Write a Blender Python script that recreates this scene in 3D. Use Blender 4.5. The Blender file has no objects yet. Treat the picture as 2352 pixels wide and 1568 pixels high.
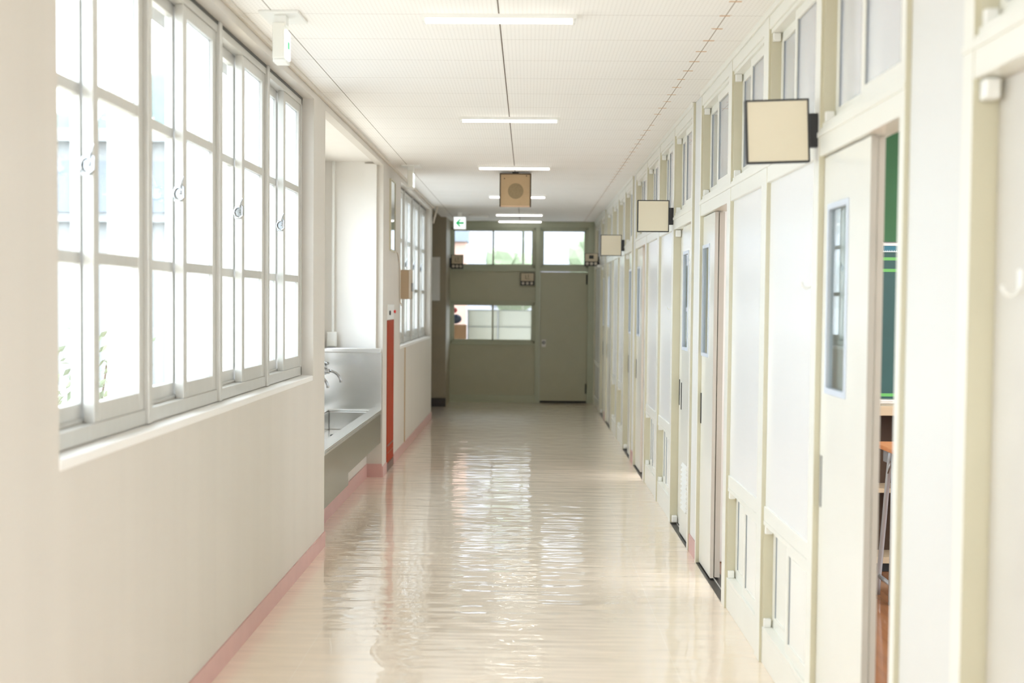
import bpy, bmesh, math, random
from mathutils import Vector, Matrix

random.seed(7)
SC = bpy.context.scene
COL = SC.collection

# ------------------------------------------------------------------ camera, sky, exposure
R = ((1.0, 0.0095, -0.0141), (0.0138, -0.0340, 0.9993), (0.0090, -0.9994, -0.0341))
F_PX, PW, PH = 2613.33, 2352, 1568
cam_d = bpy.data.cameras.new('camera')
cam = bpy.data.objects.new('camera', cam_d)
COL.objects.link(cam)
cx = Vector((R[0][0], R[1][0], R[2][0])).normalized()
cf = Vector((R[0][2], R[1][2], R[2][2])).normalized()
cd = cf.cross(cx).normalized()
cx = cd.cross(cf).normalized()
rot = Matrix((cx, -cd, -cf)).transposed()
cam.matrix_world = Matrix.Translation((0, 0, 1.5)) @ rot.to_4x4()
cam_d.sensor_width = 36.0
cam_d.lens = F_PX / PW * 36.0
cam_d.clip_start = 0.05
cam_d.clip_end = 300
cam_d.dof.use_dof = True
cam_d.dof.focus_distance = 6.6
cam_d.dof.aperture_fstop = 2.0
SC.camera = cam

SKY_STRENGTH = 1.0
world = bpy.data.worlds.new('overcast_sky')
SC.world = world
world.use_nodes = True
wn = world.node_tree
wn.nodes.clear()
w_out = wn.nodes.new('ShaderNodeOutputWorld')
w_bg = wn.nodes.new('ShaderNodeBackground')
w_bg.inputs['Color'].default_value = (0.88, 0.97, 1.085, 1)
w_bg.inputs['Strength'].default_value = SKY_STRENGTH
wn.links.new(w_bg.outputs[0], w_out.inputs[0])

vs = SC.view_settings
SC.display_settings.display_device = 'sRGB'
vs.view_transform = 'Standard'
vs.look = 'None'
vs.gamma = 1.0
vs.use_curve_mapping = False
vs.exposure = 3.17

cy = SC.cycles
cy.use_denoising = True
cy.max_bounces = 14
cy.diffuse_bounces = 8
cy.glossy_bounces = 5
cy.transmission_bounces = 8
cy.transparent_max_bounces = 24
cy.caustics_reflective = False
cy.caustics_refractive = False
cy.sample_clamp_indirect = 6.0


def portal(name, loc, normal, sx, sy):
    """a light portal in a window opening: emits nothing, only guides sky sampling"""
    d = bpy.data.lights.new(name, 'AREA')
    d.shape = 'RECTANGLE'
    d.size, d.size_y = sx, sy
    d.cycles.is_portal = True
    o = bpy.data.objects.new(name, d)
    o.location = loc
    o.rotation_euler = Vector(normal).to_track_quat('-Z', 'Z').to_euler()
    COL.objects.link(o)


portal('daylight_portal', (-1.36, 4.75, 1.86), (1, 0, 0), 3.56, 1.58)
portal('daylight_portal', (-1.36, -0.1, 1.86), (1, 0, 0), 2.8, 1.58)
portal('daylight_portal', (-1.82, 8.25, 1.85), (1, 0, 0), 2.3, 1.35)
portal('daylight_portal', (-1.36, 12.65, 1.86), (1, 0, 0), 3.4, 1.58)
portal('daylight_portal', (7.9, 2.8, 1.75), (-1, 0, 0), 7.0, 1.7)
portal('daylight_portal', (7.9, 11.9, 1.75), (-1, 0, 0), 9.6, 1.7)




def room_fill(name, loc, sx, sy, watts):
    """unseen area light added under a classroom ceiling to brighten the room"""
    d = bpy.data.lights.new(name, 'AREA')
    d.shape = 'RECTANGLE'
    d.size, d.size_y = sx, sy
    d.energy = watts
    d.color = (1.0, 0.98, 0.95)
    o = bpy.data.objects.new(name, d)
    o.location = loc
    COL.objects.link(o)


room_fill('classroom_fill_light', (3.6, 3.0, 2.70), 3.5, 5.0, 28)  # added fill lights, so the transom panes come out brighter
room_fill('classroom_fill_light', (3.6, 9.0, 2.70), 3.5, 3.5, 20)
room_fill('classroom_fill_light', (3.6, 13.5, 2.70), 3.5, 4.0, 20)


# ------------------------------------------------------------------ materials
def lin(c):
    c = c / 255.0
    return c / 12.92 if c <= 0.04045 else ((c + 0.055) / 1.055) ** 2.4


def rgb(r, g, b):
    return (lin(r), lin(g), lin(b), 1)


def nd(nt, kind, **kw):
    n = nt.nodes.new(kind)
    for k, v in kw.items():
        setattr(n, k, v)
    return n


def mth(nt, op, a, b=None, c=None):
    n = nt.nodes.new('ShaderNodeMath')
    n.operation = op
    for i, v in enumerate((a, b, c)):
        if v is None:
            continue
        if isinstance(v, (int, float)):
            n.inputs[i].default_value = v
        else:
            nt.links.new(v, n.inputs[i])
    return n.outputs[0]


def mixc(nt, fac, a, b):
    n = nt.nodes.new('ShaderNodeMix')
    n.data_type = 'RGBA'
    for sock, v in ((n.inputs[0], fac), (n.inputs[6], a), (n.inputs[7], b)):
        if isinstance(v, (int, float)):
            sock.default_value = v
        elif isinstance(v, tuple):
            sock.default_value = v
        else:
            nt.links.new(v, sock)
    return n.outputs[2]


def new_mat(name):
    m = bpy.data.materials.new(name)
    m.use_nodes = True
    nt = m.node_tree
    return m, nt, nt.nodes['Principled BSDF']


def paint(name, col, rough=0.5, metal=0.0, spec=0.5, var=0.04, scale=(6, 6, 6), bump=0.0, bscale=40.0, coat=0.0):
    """painted / plastic / metal surface with a faint procedural mottling"""
    m, nt, p = new_mat(name)
    geo = nd(nt, 'ShaderNodeNewGeometry')
    mp = nd(nt, 'ShaderNodeMapping')
    mp.inputs['Scale'].default_value = scale
    nt.links.new(geo.outputs['Position'], mp.inputs[0])
    nz = nd(nt, 'ShaderNodeTexNoise')
    nz.inputs['Scale'].default_value = 1.0
    nz.inputs['Detail'].default_value = 4.0
    nt.links.new(mp.outputs[0], nz.inputs[0])
    c = rgb(*col)
    dark = tuple(x * (1 - var * 2) for x in c[:3]) + (1,)
    lite = tuple(min(1, x * (1 + var)) for x in c[:3]) + (1,)
    nt.links.new(mixc(nt, nz.outputs[0], dark, lite), p.inputs['Base Color'])
    p.inputs['Roughness'].default_value = rough
    p.inputs['Metallic'].default_value = metal
    p.inputs['Specular IOR Level'].default_value = spec
    p.inputs['Coat Weight'].default_value = coat
    p.inputs['Coat Roughness'].default_value = 0.08
    if bump:
        b2 = nd(nt, 'ShaderNodeTexNoise')
        b2.inputs['Scale'].default_value = bscale
        nt.links.new(geo.outputs['Position'], b2.inputs[0])
        bp = nd(nt, 'ShaderNodeBump')
        bp.inputs['Strength'].default_value = bump
        bp.inputs['Distance'].default_value = 0.002
        nt.links.new(b2.outputs[0], bp.inputs['Height'])
        nt.links.new(bp.outputs[0], p.inputs['Normal'])
    return m


def glass_mat(name, tint=(0.96, 0.985, 0.98), frost=0.0, f0=0.04, power=5.0, haze=0.0):
    m = bpy.data.materials.new(name)
    m.use_nodes = True
    nt = m.node_tree
    nt.nodes.clear()
    out = nd(nt, 'ShaderNodeOutputMaterial')
    tr = nd(nt, 'ShaderNodeBsdfTransparent')
    tr.inputs[0].default_value = tint + (1,)
    gl = nd(nt, 'ShaderNodeBsdfGlossy')
    gl.inputs['Roughness'].default_value = 0.015
    lw = nd(nt, 'ShaderNodeLayerWeight')
    lw.inputs['Blend'].default_value = 0.5
    p5 = mth(nt, 'POWER', lw.outputs['Facing'], power)
    fac = mth(nt, 'MULTIPLY_ADD', p5, 0.98 - f0, f0)
    mx = nd(nt, 'ShaderNodeMixShader')
    nt.links.new(fac, mx.inputs[0])
    base = tr.outputs[0]
    if frost:
        tl = nd(nt, 'ShaderNodeBsdfTranslucent')
        tl.inputs[0].default_value = (0.72, 0.75, 0.76, 1)
        df = nd(nt, 'ShaderNodeBsdfDiffuse')
        df.inputs[0].default_value = (0.6, 0.62, 0.62, 1)
        m3 = nd(nt, 'ShaderNodeMixShader')
        m3.inputs[0].default_value = haze
        nt.links.new(tl.outputs[0], m3.inputs[1])
        nt.links.new(df.outputs[0], m3.inputs[2])
        m2 = nd(nt, 'ShaderNodeMixShader')
        m2.inputs[0].default_value = frost
        nt.links.new(tr.outputs[0], m2.inputs[1])
        nt.links.new(m3.outputs[0], m2.inputs[2])
        base = m2.outputs[0]
    nt.links.new(base, mx.inputs[1])
    nt.links.new(gl.outputs[0], mx.inputs[2])
    nt.links.new(mx.outputs[0], out.inputs[0])
    return m


def emit_mat(name, col, strength):
    m, nt, p = new_mat(name)
    p.inputs['Base Color'].default_value = rgb(*col)
    p.inputs['Emission Color'].default_value = rgb(*col)
    p.inputs['Emission Strength'].default_value = strength
    return m


def floor_mat():
    m, nt, p = new_mat('waxed_vinyl_floor')
    geo = nd(nt, 'ShaderNodeNewGeometry')
    sep = nd(nt, 'ShaderNodeSeparateXYZ')
    nt.links.new(geo.outputs['Position'], sep.inputs[0])
    nz = nd(nt, 'ShaderNodeTexNoise')
    nz.inputs['Scale'].default_value = 2.2
    nz.inputs['Detail'].default_value = 5
    nt.links.new(geo.outputs['Position'], nz.inputs[0])
    col = mixc(nt, nz.outputs[0], rgb(238, 219, 197), rgb(245, 230, 211))
    # welded seams between the vinyl sheets, along the corridor
    for sx in (-0.93, 0.62):
        d = mth(nt, 'ABSOLUTE', mth(nt, 'SUBTRACT', sep.outputs[0], sx))
        col = mixc(nt, mth(nt, 'LESS_THAN', d, 0.0022), col, rgb(244, 230, 212))
    # a few small scuffs
    vz = nd(nt, 'ShaderNodeTexVoronoi')
    vz.inputs['Scale'].default_value = 1.3
    nt.links.new(geo.outputs['Position'], vz.inputs[0])
    col = mixc(nt, mth(nt, 'LESS_THAN', vz.outputs['Distance'], 0.012), col, rgb(150, 130, 110))
    nt.links.new(col, p.inputs['Base Color'])
    p.inputs['Roughness'].default_value = 0.3
    p.inputs['Specular IOR Level'].default_value = 0.5
    p.inputs['Coat Weight'].default_value = 1.0
    p.inputs['Coat Roughness'].default_value = 0.015
    p.inputs['Coat IOR'].default_value = 1.85
    mp = nd(nt, 'ShaderNodeMapping')
    mp.inputs['Scale'].default_value = (2.2, 12.0, 1)
    nt.links.new(geo.outputs['Position'], mp.inputs[0])
    b1 = nd(nt, 'ShaderNodeTexNoise')
    b1.inputs['Scale'].default_value = 1.0
    b1.inputs['Detail'].default_value = 1.2
    b1.inputs['Roughness'].default_value = 0.55
    nt.links.new(mp.outputs[0], b1.inputs[0])
    b2 = nd(nt, 'ShaderNodeTexNoise')
    b2.inputs['Scale'].default_value = 6.0
    b2.inputs['Detail'].default_value = 1.0
    nt.links.new(geo.outputs['Position'], b2.inputs[0])
    hsum = mth(nt, 'MULTIPLY_ADD', b2.outputs[0], 0.7, b1.outputs[0])
    bp = nd(nt, 'ShaderNodeBump')
    bp.inputs['Strength'].default_value = 1.0
    bp.inputs['Distance'].default_value = 0.0040
    nt.links.new(hsum, bp.inputs['Height'])
    nt.links.new(bp.outputs[0], p.inputs['Coat Normal'])
    nt.links.new(bp.outputs[0], p.inputs['Normal'])
    return m


def ceiling_mat():
    """perforated acoustic board: rows of tiny holes, panel joints, dark seams and rusty nail stains"""
    m, nt, p = new_mat('perforated_ceiling_board')
    geo = nd(nt, 'ShaderNodeNewGeometry')
    sep = nd(nt, 'ShaderNodeSeparateXYZ')
    nt.links.new(geo.outputs['Position'], sep.inputs[0])
    X, Y = sep.outputs[0], sep.outputs[1]

    def saw(v, off, per):
        return mth(nt, 'FRACT', mth(nt, 'DIVIDE', mth(nt, 'ADD', v, off), per))

    def near(v, off, per, half):      # 1 within half (m) of a multiple of per
        f = saw(v, off + 50 * per + per / 2, per)
        return mth(nt, 'LESS_THAN', mth(nt, 'ABSOLUTE', mth(nt, 'SUBTRACT', f, 0.5)), half / per)
    ax = mth(nt, 'SUBTRACT', saw(X, 10, 0.0182), 0.5)
    ay = mth(nt, 'SUBTRACT', saw(Y, 10, 0.026), 0.5)
    r2 = mth(nt, 'ADD', mth(nt, 'MULTIPLY', ax, ax), mth(nt, 'MULTIPLY', ay, ay))
    dots = mth(nt, 'LESS_THAN', r2, 0.035)
    nz = nd(nt, 'ShaderNodeTexNoise')
    nz.inputs['Scale'].default_value = 1.5
    nt.links.new(geo.outputs['Position'], nz.inputs[0])
    col = mixc(nt, nz.outputs[0], rgb(240, 238, 234), rgb(246, 244, 241))
    col = mixc(nt, mth(nt, 'MULTIPLY', dots, 0.22), col, rgb(150, 142, 134))
    jy = near(Y, -4.85, 0.455, 0.0022)
    col = mixc(nt, mth(nt, 'MULTIPLY', jy, 0.5), col, rgb(170, 160, 150))
    for sx, wd, sc in ((-1.09, 0.0022, (132, 122, 110)), (-0.136, 0.0032, (112, 100, 88)), (0.82, 0.0022, (160, 148, 134))):
        d = mth(nt, 'ABSOLUTE', mth(nt, 'SUBTRACT', X, sx))
        col = mixc(nt, mth(nt, 'LESS_THAN', d, wd), col, rgb(*sc))
    d = mth(nt, 'ABSOLUTE', mth(nt, 'SUBTRACT', X, 0.82))
    st = mth(nt, 'MULTIPLY', mth(nt, 'LESS_THAN', d, 0.026), near(Y, -4.85, 0.2275, 0.011))
    n2 = nd(nt, 'ShaderNodeTexNoise')
    n2.inputs['Scale'].default_value = 9
    nt.links.new(geo.outputs['Position'], n2.inputs[0])
    st = mth(nt, 'MULTIPLY', st, mth(nt, 'GREATER_THAN', n2.outputs[0], 0.42))
    col = mixc(nt, mth(nt, 'MULTIPLY', st, 0.75), col, rgb(206, 164, 122))
    nt.links.new(col, p.inputs['Base Color'])
    p.inputs['Roughness'].default_value = 0.8
    return m


def wood_mat(name, a, b, rough=0.35, scale=(1.5, 22, 22)):
    m, nt, p = new_mat(name)
    geo = nd(nt, 'ShaderNodeNewGeometry')
    mp = nd(nt, 'ShaderNodeMapping')
    mp.inputs['Scale'].default_value = scale
    nt.links.new(geo.outputs['Position'], mp.inputs[0])
    nz = nd(nt, 'ShaderNodeTexNoise')
    nz.inputs['Scale'].default_value = 1.0
    nz.inputs['Detail'].default_value = 6
    nz.inputs['Distortion'].default_value = 0.8
    nt.links.new(mp.outputs[0], nz.inputs[0])
    nt.links.new(mixc(nt, nz.outputs[0], rgb(*a), rgb(*b)), p.inputs['Base Color'])
    p.inputs['Roughness'].default_value = rough
    return m


def ruler_mat():
    m, nt, p = new_mat('magnetic_ruler_strip')
    geo = nd(nt, 'ShaderNodeNewGeometry')
    sep = nd(nt, 'ShaderNodeSeparateXYZ')
    nt.links.new(geo.outputs['Position'], sep.inputs[0])
    fx = mth(nt, 'FRACT', mth(nt, 'DIVIDE', sep.outputs[0], 0.01))
    big = mth(nt, 'FRACT', mth(nt, 'DIVIDE', mth(nt, 'SUBTRACT', sep.outputs[0], 2.03), 0.1))
    tick = mth(nt, 'MULTIPLY', mth(nt, 'LESS_THAN', fx, 0.25), mth(nt, 'LESS_THAN', sep.outputs[2], 1.821))
    bigt = mth(nt, 'LESS_THAN', big, 0.04)
    edge = mth(nt, 'LESS_THAN', sep.outputs[2], 1.814)
    t = mth(nt, 'MAXIMUM', mth(nt, 'MAXIMUM', tick, bigt), edge)
    nt.links.new(mixc(nt, t, rgb(30, 105, 125), rgb(228, 238, 236)), p.inputs['Base Color'])
    p.inputs['Roughness'].default_value = 0.5
    return m


M = dict(
    floor=floor_mat(), ceil=ceiling_mat(),
    wall=paint('cream_wall_paint', (210, 204, 195), 0.6, var=0.03, scale=(7, 7, 0.35), bump=0.15),
    alcove=paint('white_wall_paint', (232, 229, 224), 0.6, var=0.02),
    sill=paint('white_sill_paint', (240, 238, 234), 0.35, var=0.01),
    trimc=paint('cream_trim_paint', (216, 208, 196), 0.5, var=0.03),
    pink=paint('pink_baseboard_vinyl', (205, 164, 158), 0.35, var=0.05, scale=(9, 9, 9)),
    black_base=paint('dark_baseboard_vinyl', (48, 40, 36), 0.4),
    ivory=paint('ivory_enamel', (234, 233, 225), 0.28, var=0.015),
    ivory_side=paint('beige_shade_enamel', (204, 199, 176), 0.4, var=0.02),  # ivory with side-face shade mixed into the colour; also the beige mirror frame
    panel=paint('white_melamine_panel', (234, 234, 233), 0.22, var=0.006),
    pillar=paint('white_pillar_paint', (222, 222, 219), 0.45, var=0.01),
    door=paint('ivory_steel_door', (230, 229, 221), 0.2, var=0.015),
    hatch=paint('white_hatch_panel', (238, 237, 231), 0.25, var=0.01),
    alu=paint('brushed_aluminium', (206, 204, 198), 0.36, metal=0.35, var=0.03, scale=(30, 30, 2)),
    alu_dark=paint('dark_aluminium', (96, 96, 94), 0.4, metal=0.6),
    track=paint('dark_steel_track', (70, 68, 66), 0.35, metal=0.7),
    steel=paint('stainless_steel', (236, 236, 234), 0.2, metal=0.88, var=0.03, scale=(2, 2, 40), bump=0.12, bscale=6),
    steel_apron=paint('stainless_apron', (192, 187, 176), 0.16, metal=1.0, var=0.05, scale=(2, 3, 12), bump=0.2, bscale=6),
    chrome=paint('polished_chrome', (176, 178, 180), 0.09, metal=1.0, var=0.0),
    glass=glass_mat('clear_window_glass'),
    transom=glass_mat('hazy_transom_glass', frost=0.5, haze=0.3, f0=0.06),
    frosted=glass_mat('frosted_window_glass', frost=0.45),
    vision=glass_mat('door_vision_glass', tint=(0.90, 0.95, 0.95), f0=0.10, power=3.5),
    bluegrey=paint('blue_grey_stile_reflection', (150, 156, 162), 0.4), visframe=paint('pale_blue_door_frame', (206, 213, 224), 0.35), pull=paint('grey_finger_pull', (150, 150, 146), 0.4), edge=paint('grey_door_edge', (176, 172, 162), 0.45),
    rubber=paint('black_rubber', (28, 28, 28), 0.6),
    black=paint('black_metal', (38, 38, 40), 0.45),
    white_pl=paint('white_plastic', (236, 236, 232), 0.35, var=0.01),
    cream_pl=paint('cream_plastic', (228, 219, 197), 0.45, var=0.01),
    red=paint('red_orange_enamel', (160, 50, 2), 0.55, spec=0.25, var=0.06, scale=(2, 2, 3)),
    red_lamp=paint('red_lens', (210, 30, 20), 0.2),
    kick=paint('brown_kick_plate', (104, 66, 52), 0.4),
    tan=paint('tan_painted_box', (182, 160, 132), 0.5),
    wood_spk=wood_mat('tan_speaker_board', (172, 146, 110), (188, 162, 126), 0.6, (8, 8, 8)),
    grille=paint('speaker_grille_cloth', (146, 128, 98), 0.9, var=0.1, scale=(60, 60, 60)),
    dkwood=paint('dark_brown_frame', (74, 56, 32), 0.5),
    olive=paint('grey_green_partition_paint', (176, 174, 150), 0.4, var=0.03),
    olive_f=paint('grey_green_frame_paint', (174, 178, 156), 0.35, var=0.02),
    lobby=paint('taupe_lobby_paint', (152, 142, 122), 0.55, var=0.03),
    tube=emit_mat('lit_fluorescent_tube', (255, 253, 246), 0.7),
    exit_w=emit_mat('lit_exit_sign_face', (240, 248, 250), 0.13),
    green=emit_mat('lit_exit_green', (0, 190, 104), 0.06),
    board=paint('green_chalkboard', (36, 78, 76), 0.55, var=0.12, scale=(3, 3, 5)),
    tape=paint('green_tape', (96, 170, 88), 0.5),
    pin=paint('green_felt_board', (62, 106, 72), 0.9, var=0.05),
    ruler=ruler_mat(),
    beige_wood=wood_mat('pale_cabinet_wood', (178, 160, 132), (196, 178, 150)),
    dark_in=paint('dark_brown_shelf_back', (62, 42, 24), 0.6),
    desk=wood_mat('orange_desk_top', (190, 120, 70), (214, 146, 96), 0.3),
    silver=paint('silver_painted_tube', (176, 180, 184), 0.35, metal=0.5),
    wfloor=wood_mat('brown_plank_floor', (112, 78, 54), (152, 106, 72), 0.12, (22, 1.6, 22)),
    mirror=paint('mirror_glass', (230, 234, 232), 0.03, metal=1.0, var=0.0),
    paper=paint('white_paper', (225, 224, 220), 0.7),
    knob=paint('pale_indicator_knob', (196, 186, 170), 0.4),
    ind_face=paint('beige_indicator_plate', (196, 182, 156), 0.5),
    ext=paint('grey_exterior_render', (142, 142, 141), 0.8),
    ext_grey=paint('grey_exterior_window_band', (112, 118, 124), 0.5),
    ground=paint('pale_concrete_ground', (150, 149, 145), 0.9),
    leaf=paint('leaf_green', (124, 134, 104), 0.7, var=0.2, scale=(3, 3, 3)),
    leaf2=paint('blue_green_leaf', (96, 112, 108), 0.8, var=0.2, scale=(1, 1, 1)),
    bark=paint('brown_bark', (92, 74, 58), 0.9),
    pinkb=paint('pale_pink_render', (176, 142, 126), 0.8),
    navy=paint('navy_cloth', (40, 50, 76), 0.8),
    redcloth=paint('red_cloth', (160, 44, 44), 0.8),
    card=paint('brown_cardboard', (150, 112, 78), 0.8),
)

# ------------------------------------------------------------------ mesh helpers
ORG = {}


class MB:
    """collects shapes in world coordinates; build() links them as ONE mesh object"""

    def __init__(self):
        self.bm = bmesh.new()

    def box(self, x0, x1, y0, y1, z0, z1):
        v = [self.bm.verts.new((x, y, z)) for x in (x0, x1) for y in (y0, y1) for z in (z0, z1)]
        for f in ((0, 1, 3, 2), (4, 6, 7, 5), (0, 4, 5, 1), (2, 3, 7, 6), (0, 2, 6, 4), (1, 5, 7, 3)):
            self.bm.faces.new([v[i] for i in f])
        return self

    def prism(self, prof, axis, a, b):
        """profile of (u, v) extruded along axis from a to b: 'x' -> (y, z), 'y' -> (x, z), 'z' -> (x, y)"""
        def P(t, u, v):
            return {'x': (t, u, v), 'y': (u, t, v), 'z': (u, v, t)}[axis]
        A = [self.bm.verts.new(P(a, *p)) for p in prof]
        B = [self.bm.verts.new(P(b, *p)) for p in prof]
        n = len(prof)
        for i in range(n):
            j = (i + 1) % n
            self.bm.faces.new((A[i], A[j], B[j], B[i]))
        self.bm.faces.new(A[::-1])
        self.bm.faces.new(B)
        return self

    def tube(self, pts, r, n=10):
        pts = [Vector(p) for p in pts]
        rs = r if isinstance(r, (list, tuple)) else [r] * len(pts)
        rings = []
        for i, p in enumerate(pts):
            t = (pts[min(i + 1, len(pts) - 1)] - pts[max(i - 1, 0)]).normalized()
            a = t.orthogonal().normalized() if i == 0 else (a - t * a.dot(t)).normalized()
            b = t.cross(a)
            rings.append([self.bm.verts.new(p + (a * math.cos(k * 2 * math.pi / n) + b * math.sin(k * 2 * math.pi / n)) * rs[i]) for k in range(n)])
        for q, s in zip(rings, rings[1:]):
            for k in range(n):
                self.bm.faces.new((q[k], q[(k + 1) % n], s[(k + 1) % n], s[k]))
        self.bm.faces.new(rings[0][::-1])
        self.bm.faces.new(rings[-1])
        return self

    def ball(self, c, r, sub=2, squash=(1, 1, 1), jitter=0.0):
        g = bmesh.ops.create_icosphere(self.bm, subdivisions=sub, radius=r)
        for v in g['verts']:
            k = 1 + random.uniform(-jitter, jitter)
            v.co = Vector((v.co.x * squash[0], v.co.y * squash[1], v.co.z * squash[2])) * k + Vector(c)
        return self

    def leaf(self, c, s):
        d = Vector((random.gauss(0, 1), random.gauss(0, 1), random.gauss(0, .6))).normalized()
        u = d.orthogonal().normalized()
        w = d.cross(u)
        c = Vector(c)
        vs_ = [self.bm.verts.new(c + p) for p in (u * -s, w * s * .45 + d * s * .1, u * s, w * -s * .45 + d * s * .1)]
        self.bm.faces.new(vs_)
        return self

    def build(self, name, mat, parent=None, bevel=0.0, smooth=False, loc=None):
        bmesh.ops.recalc_face_normals(self.bm, faces=self.bm.faces)
        me = bpy.data.meshes.new(name)
        o = bpy.data.objects.new(name, me)
        po = ORG.get(parent.name, Vector((0, 0, 0))) if parent else Vector((0, 0, 0))
        org = Vector(loc) if loc is not None else po
        for v in self.bm.verts:
            v.co -= org
        if smooth:
            for f in self.bm.faces:
                f.smooth = True
        self.bm.to_mesh(me)
        self.bm.free()
        me.materials.append(mat)
        COL.objects.link(o)
        ORG[o.name] = org
        if parent:
            o.parent = parent
        o.location = org - po
        if bevel:
            b = o.modifiers.new('soft_edge', 'BEVEL')
            b.width = bevel
            b.segments = 2
            b.limit_method = 'ANGLE'
        return o


def tag(o, label, cat, group=None, kind=None):
    o['label'] = label
    o['category'] = cat
    if group:
        o['group'] = group
    if kind:
        o['kind'] = kind
    return o


def thing(name, label, cat, loc, group=None, kind=None):
    o = bpy.data.objects.new(name, None)
    o.empty_display_size = 0.1
    o.location = loc
    COL.objects.link(o)
    ORG[o.name] = Vector(loc)
    return tag(o, label, cat, group, kind)


def struct(name, label, cat, loc=(0, 0, 0)):
    return thing(name, label, cat, loc, kind='structure')


def copy_tree(o, parent=None, new_loc=None):
    c = o.copy()
    COL.objects.link(c)
    if parent:
        c.parent = parent
    if new_loc is not None:
        c.location = new_loc
    for ch in list(o.children):
        copy_tree(ch, c)
    return c


def BX(x0, x1, y0, y1, z0, z1):
    return MB().box(x0, x1, y0, y1, z0, z1)


S = 'structure'
XL, XR, ZC = -1.237, 0.99, 2.715

# ------------------------------------------------------------------ big structure
tag(BX(-4.2, 1.0, -3.6, 17.6, -0.2, 0).build('floor', M['floor']), 'glossy peach vinyl corridor floor', 'floor', kind=S)
tag(BX(1.0, 8.1, -1.5, 17.1, -0.2, -0.002).build('floor_classroom', M['wfloor']), 'brown wooden classroom floor seen through the open door gap', 'floor', kind=S)
tag(BX(XL - 0.02, 1.08, -3.6, 17.1, ZC, ZC + 0.2).build('ceiling', M['ceil']), 'white perforated board ceiling of the corridor', 'ceiling', kind=S)
tag(BX(-1.9, XL - 0.02, 6.8, 9.8, 2.68, 2.9).build('ceiling_alcove', M['alcove']), 'smooth white ceiling over the sink alcove', 'ceiling', kind=S)
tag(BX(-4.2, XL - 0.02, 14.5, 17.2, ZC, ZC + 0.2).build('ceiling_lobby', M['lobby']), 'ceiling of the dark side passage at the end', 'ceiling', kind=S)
tag(BX(1.08, 8.1, -1.5, 17.1, 2.75, 2.95).build('ceiling_classroom', M['alcove']), 'white classroom ceiling', 'ceiling', kind=S)

SILL, HEAD = 1.072, 2.655
w = MB()
TH = 0.16
W_OPEN = [(-1.5, 1.3), (2.98, 6.53), (10.97, 14.3)]
w.box(XL - TH, XL, -3.6, 6.9, 0, SILL - 0.03)
w.box(XL - TH, XL, -3.6, 6.9, HEAD, ZC)
for a, b in ((-3.6, -1.5), (1.3, 2.98), (6.53, 6.9)):
    w.box(XL - TH, XL, a, b, SILL - 0.03, HEAD)
w.box(XL - TH, XL, 9.66, 14.55, 0, SILL - 0.03)
w.box(XL - TH, XL, 9.66, 14.55, HEAD, ZC)
for a, b in ((9.66, 10.97), (14.3, 14.55)):
    w.box(XL - TH, XL, a, b, SILL - 0.03, HEAD)
w.box(XL - 0.06, XL, 6.9, 9.66, 2.652, ZC)          # beam across the alcove mouth
tag(w.build('wall_left', M['wall']), 'cream plastered corridor wall under the long windows', 'wall', kind=S)

AX = -1.74
w = MB()
w.box(AX - 0.15, XL - TH, 6.75, 6.9, 0, 2.95)
w.box(AX - 0.15, XL - TH, 9.66, 9.81, 0, 2.95)
w.box(AX - 0.15, AX, 6.9, 9.66, 0, 1.2)
w.box(AX - 0.15, AX, 6.9, 9.66, 2.5, 2.95)
w.box(AX - 0.15, AX, 6.9, 7.1, 1.2, 2.5)
w.box(AX - 0.15, AX, 9.4, 9.66, 1.2, 2.5)
w.box(XL - TH, XL - 0.055, 9.63, 9.66, 0.6, 2.66)
tag(w.build('wall_alcove', M['alcove']), 'white wall of the recess above the steel sink', 'wall', kind=S)
tag(BX(-1.60, -1.37, 6.9, 9.66, 0, 0.40).build('wall_plinth', M['wall']), 'cream plinth wall under the steel sink', 'wall', kind=S)
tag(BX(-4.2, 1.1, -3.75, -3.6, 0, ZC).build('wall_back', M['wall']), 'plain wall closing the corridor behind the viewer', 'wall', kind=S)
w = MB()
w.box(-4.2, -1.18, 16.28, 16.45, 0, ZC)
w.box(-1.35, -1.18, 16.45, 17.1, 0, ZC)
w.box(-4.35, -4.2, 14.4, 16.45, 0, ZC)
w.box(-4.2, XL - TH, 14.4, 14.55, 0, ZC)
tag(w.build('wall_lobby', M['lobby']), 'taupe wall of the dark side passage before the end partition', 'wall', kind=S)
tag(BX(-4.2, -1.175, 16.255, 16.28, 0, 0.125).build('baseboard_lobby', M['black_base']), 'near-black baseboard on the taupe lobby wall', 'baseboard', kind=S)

# classroom shells
w = MB()
w.box(1.07, 8.1, 6.62, 6.78, 0, 2.75)
w.box(1.07, 8.1, -1.6, -1.5, 0, 2.75)
w.box(1.07, 8.1, 17.1, 17.2, 0, 2.75)
for z0, z1 in ((0, 0.9), (2.6, 2.75)):
    w.box(7.95, 8.1, -1.5, 17.1, z0, z1)
tag(w.build('wall_classroom', M['alcove']), 'white classroom walls behind the partition', 'wall', kind=S)

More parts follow.
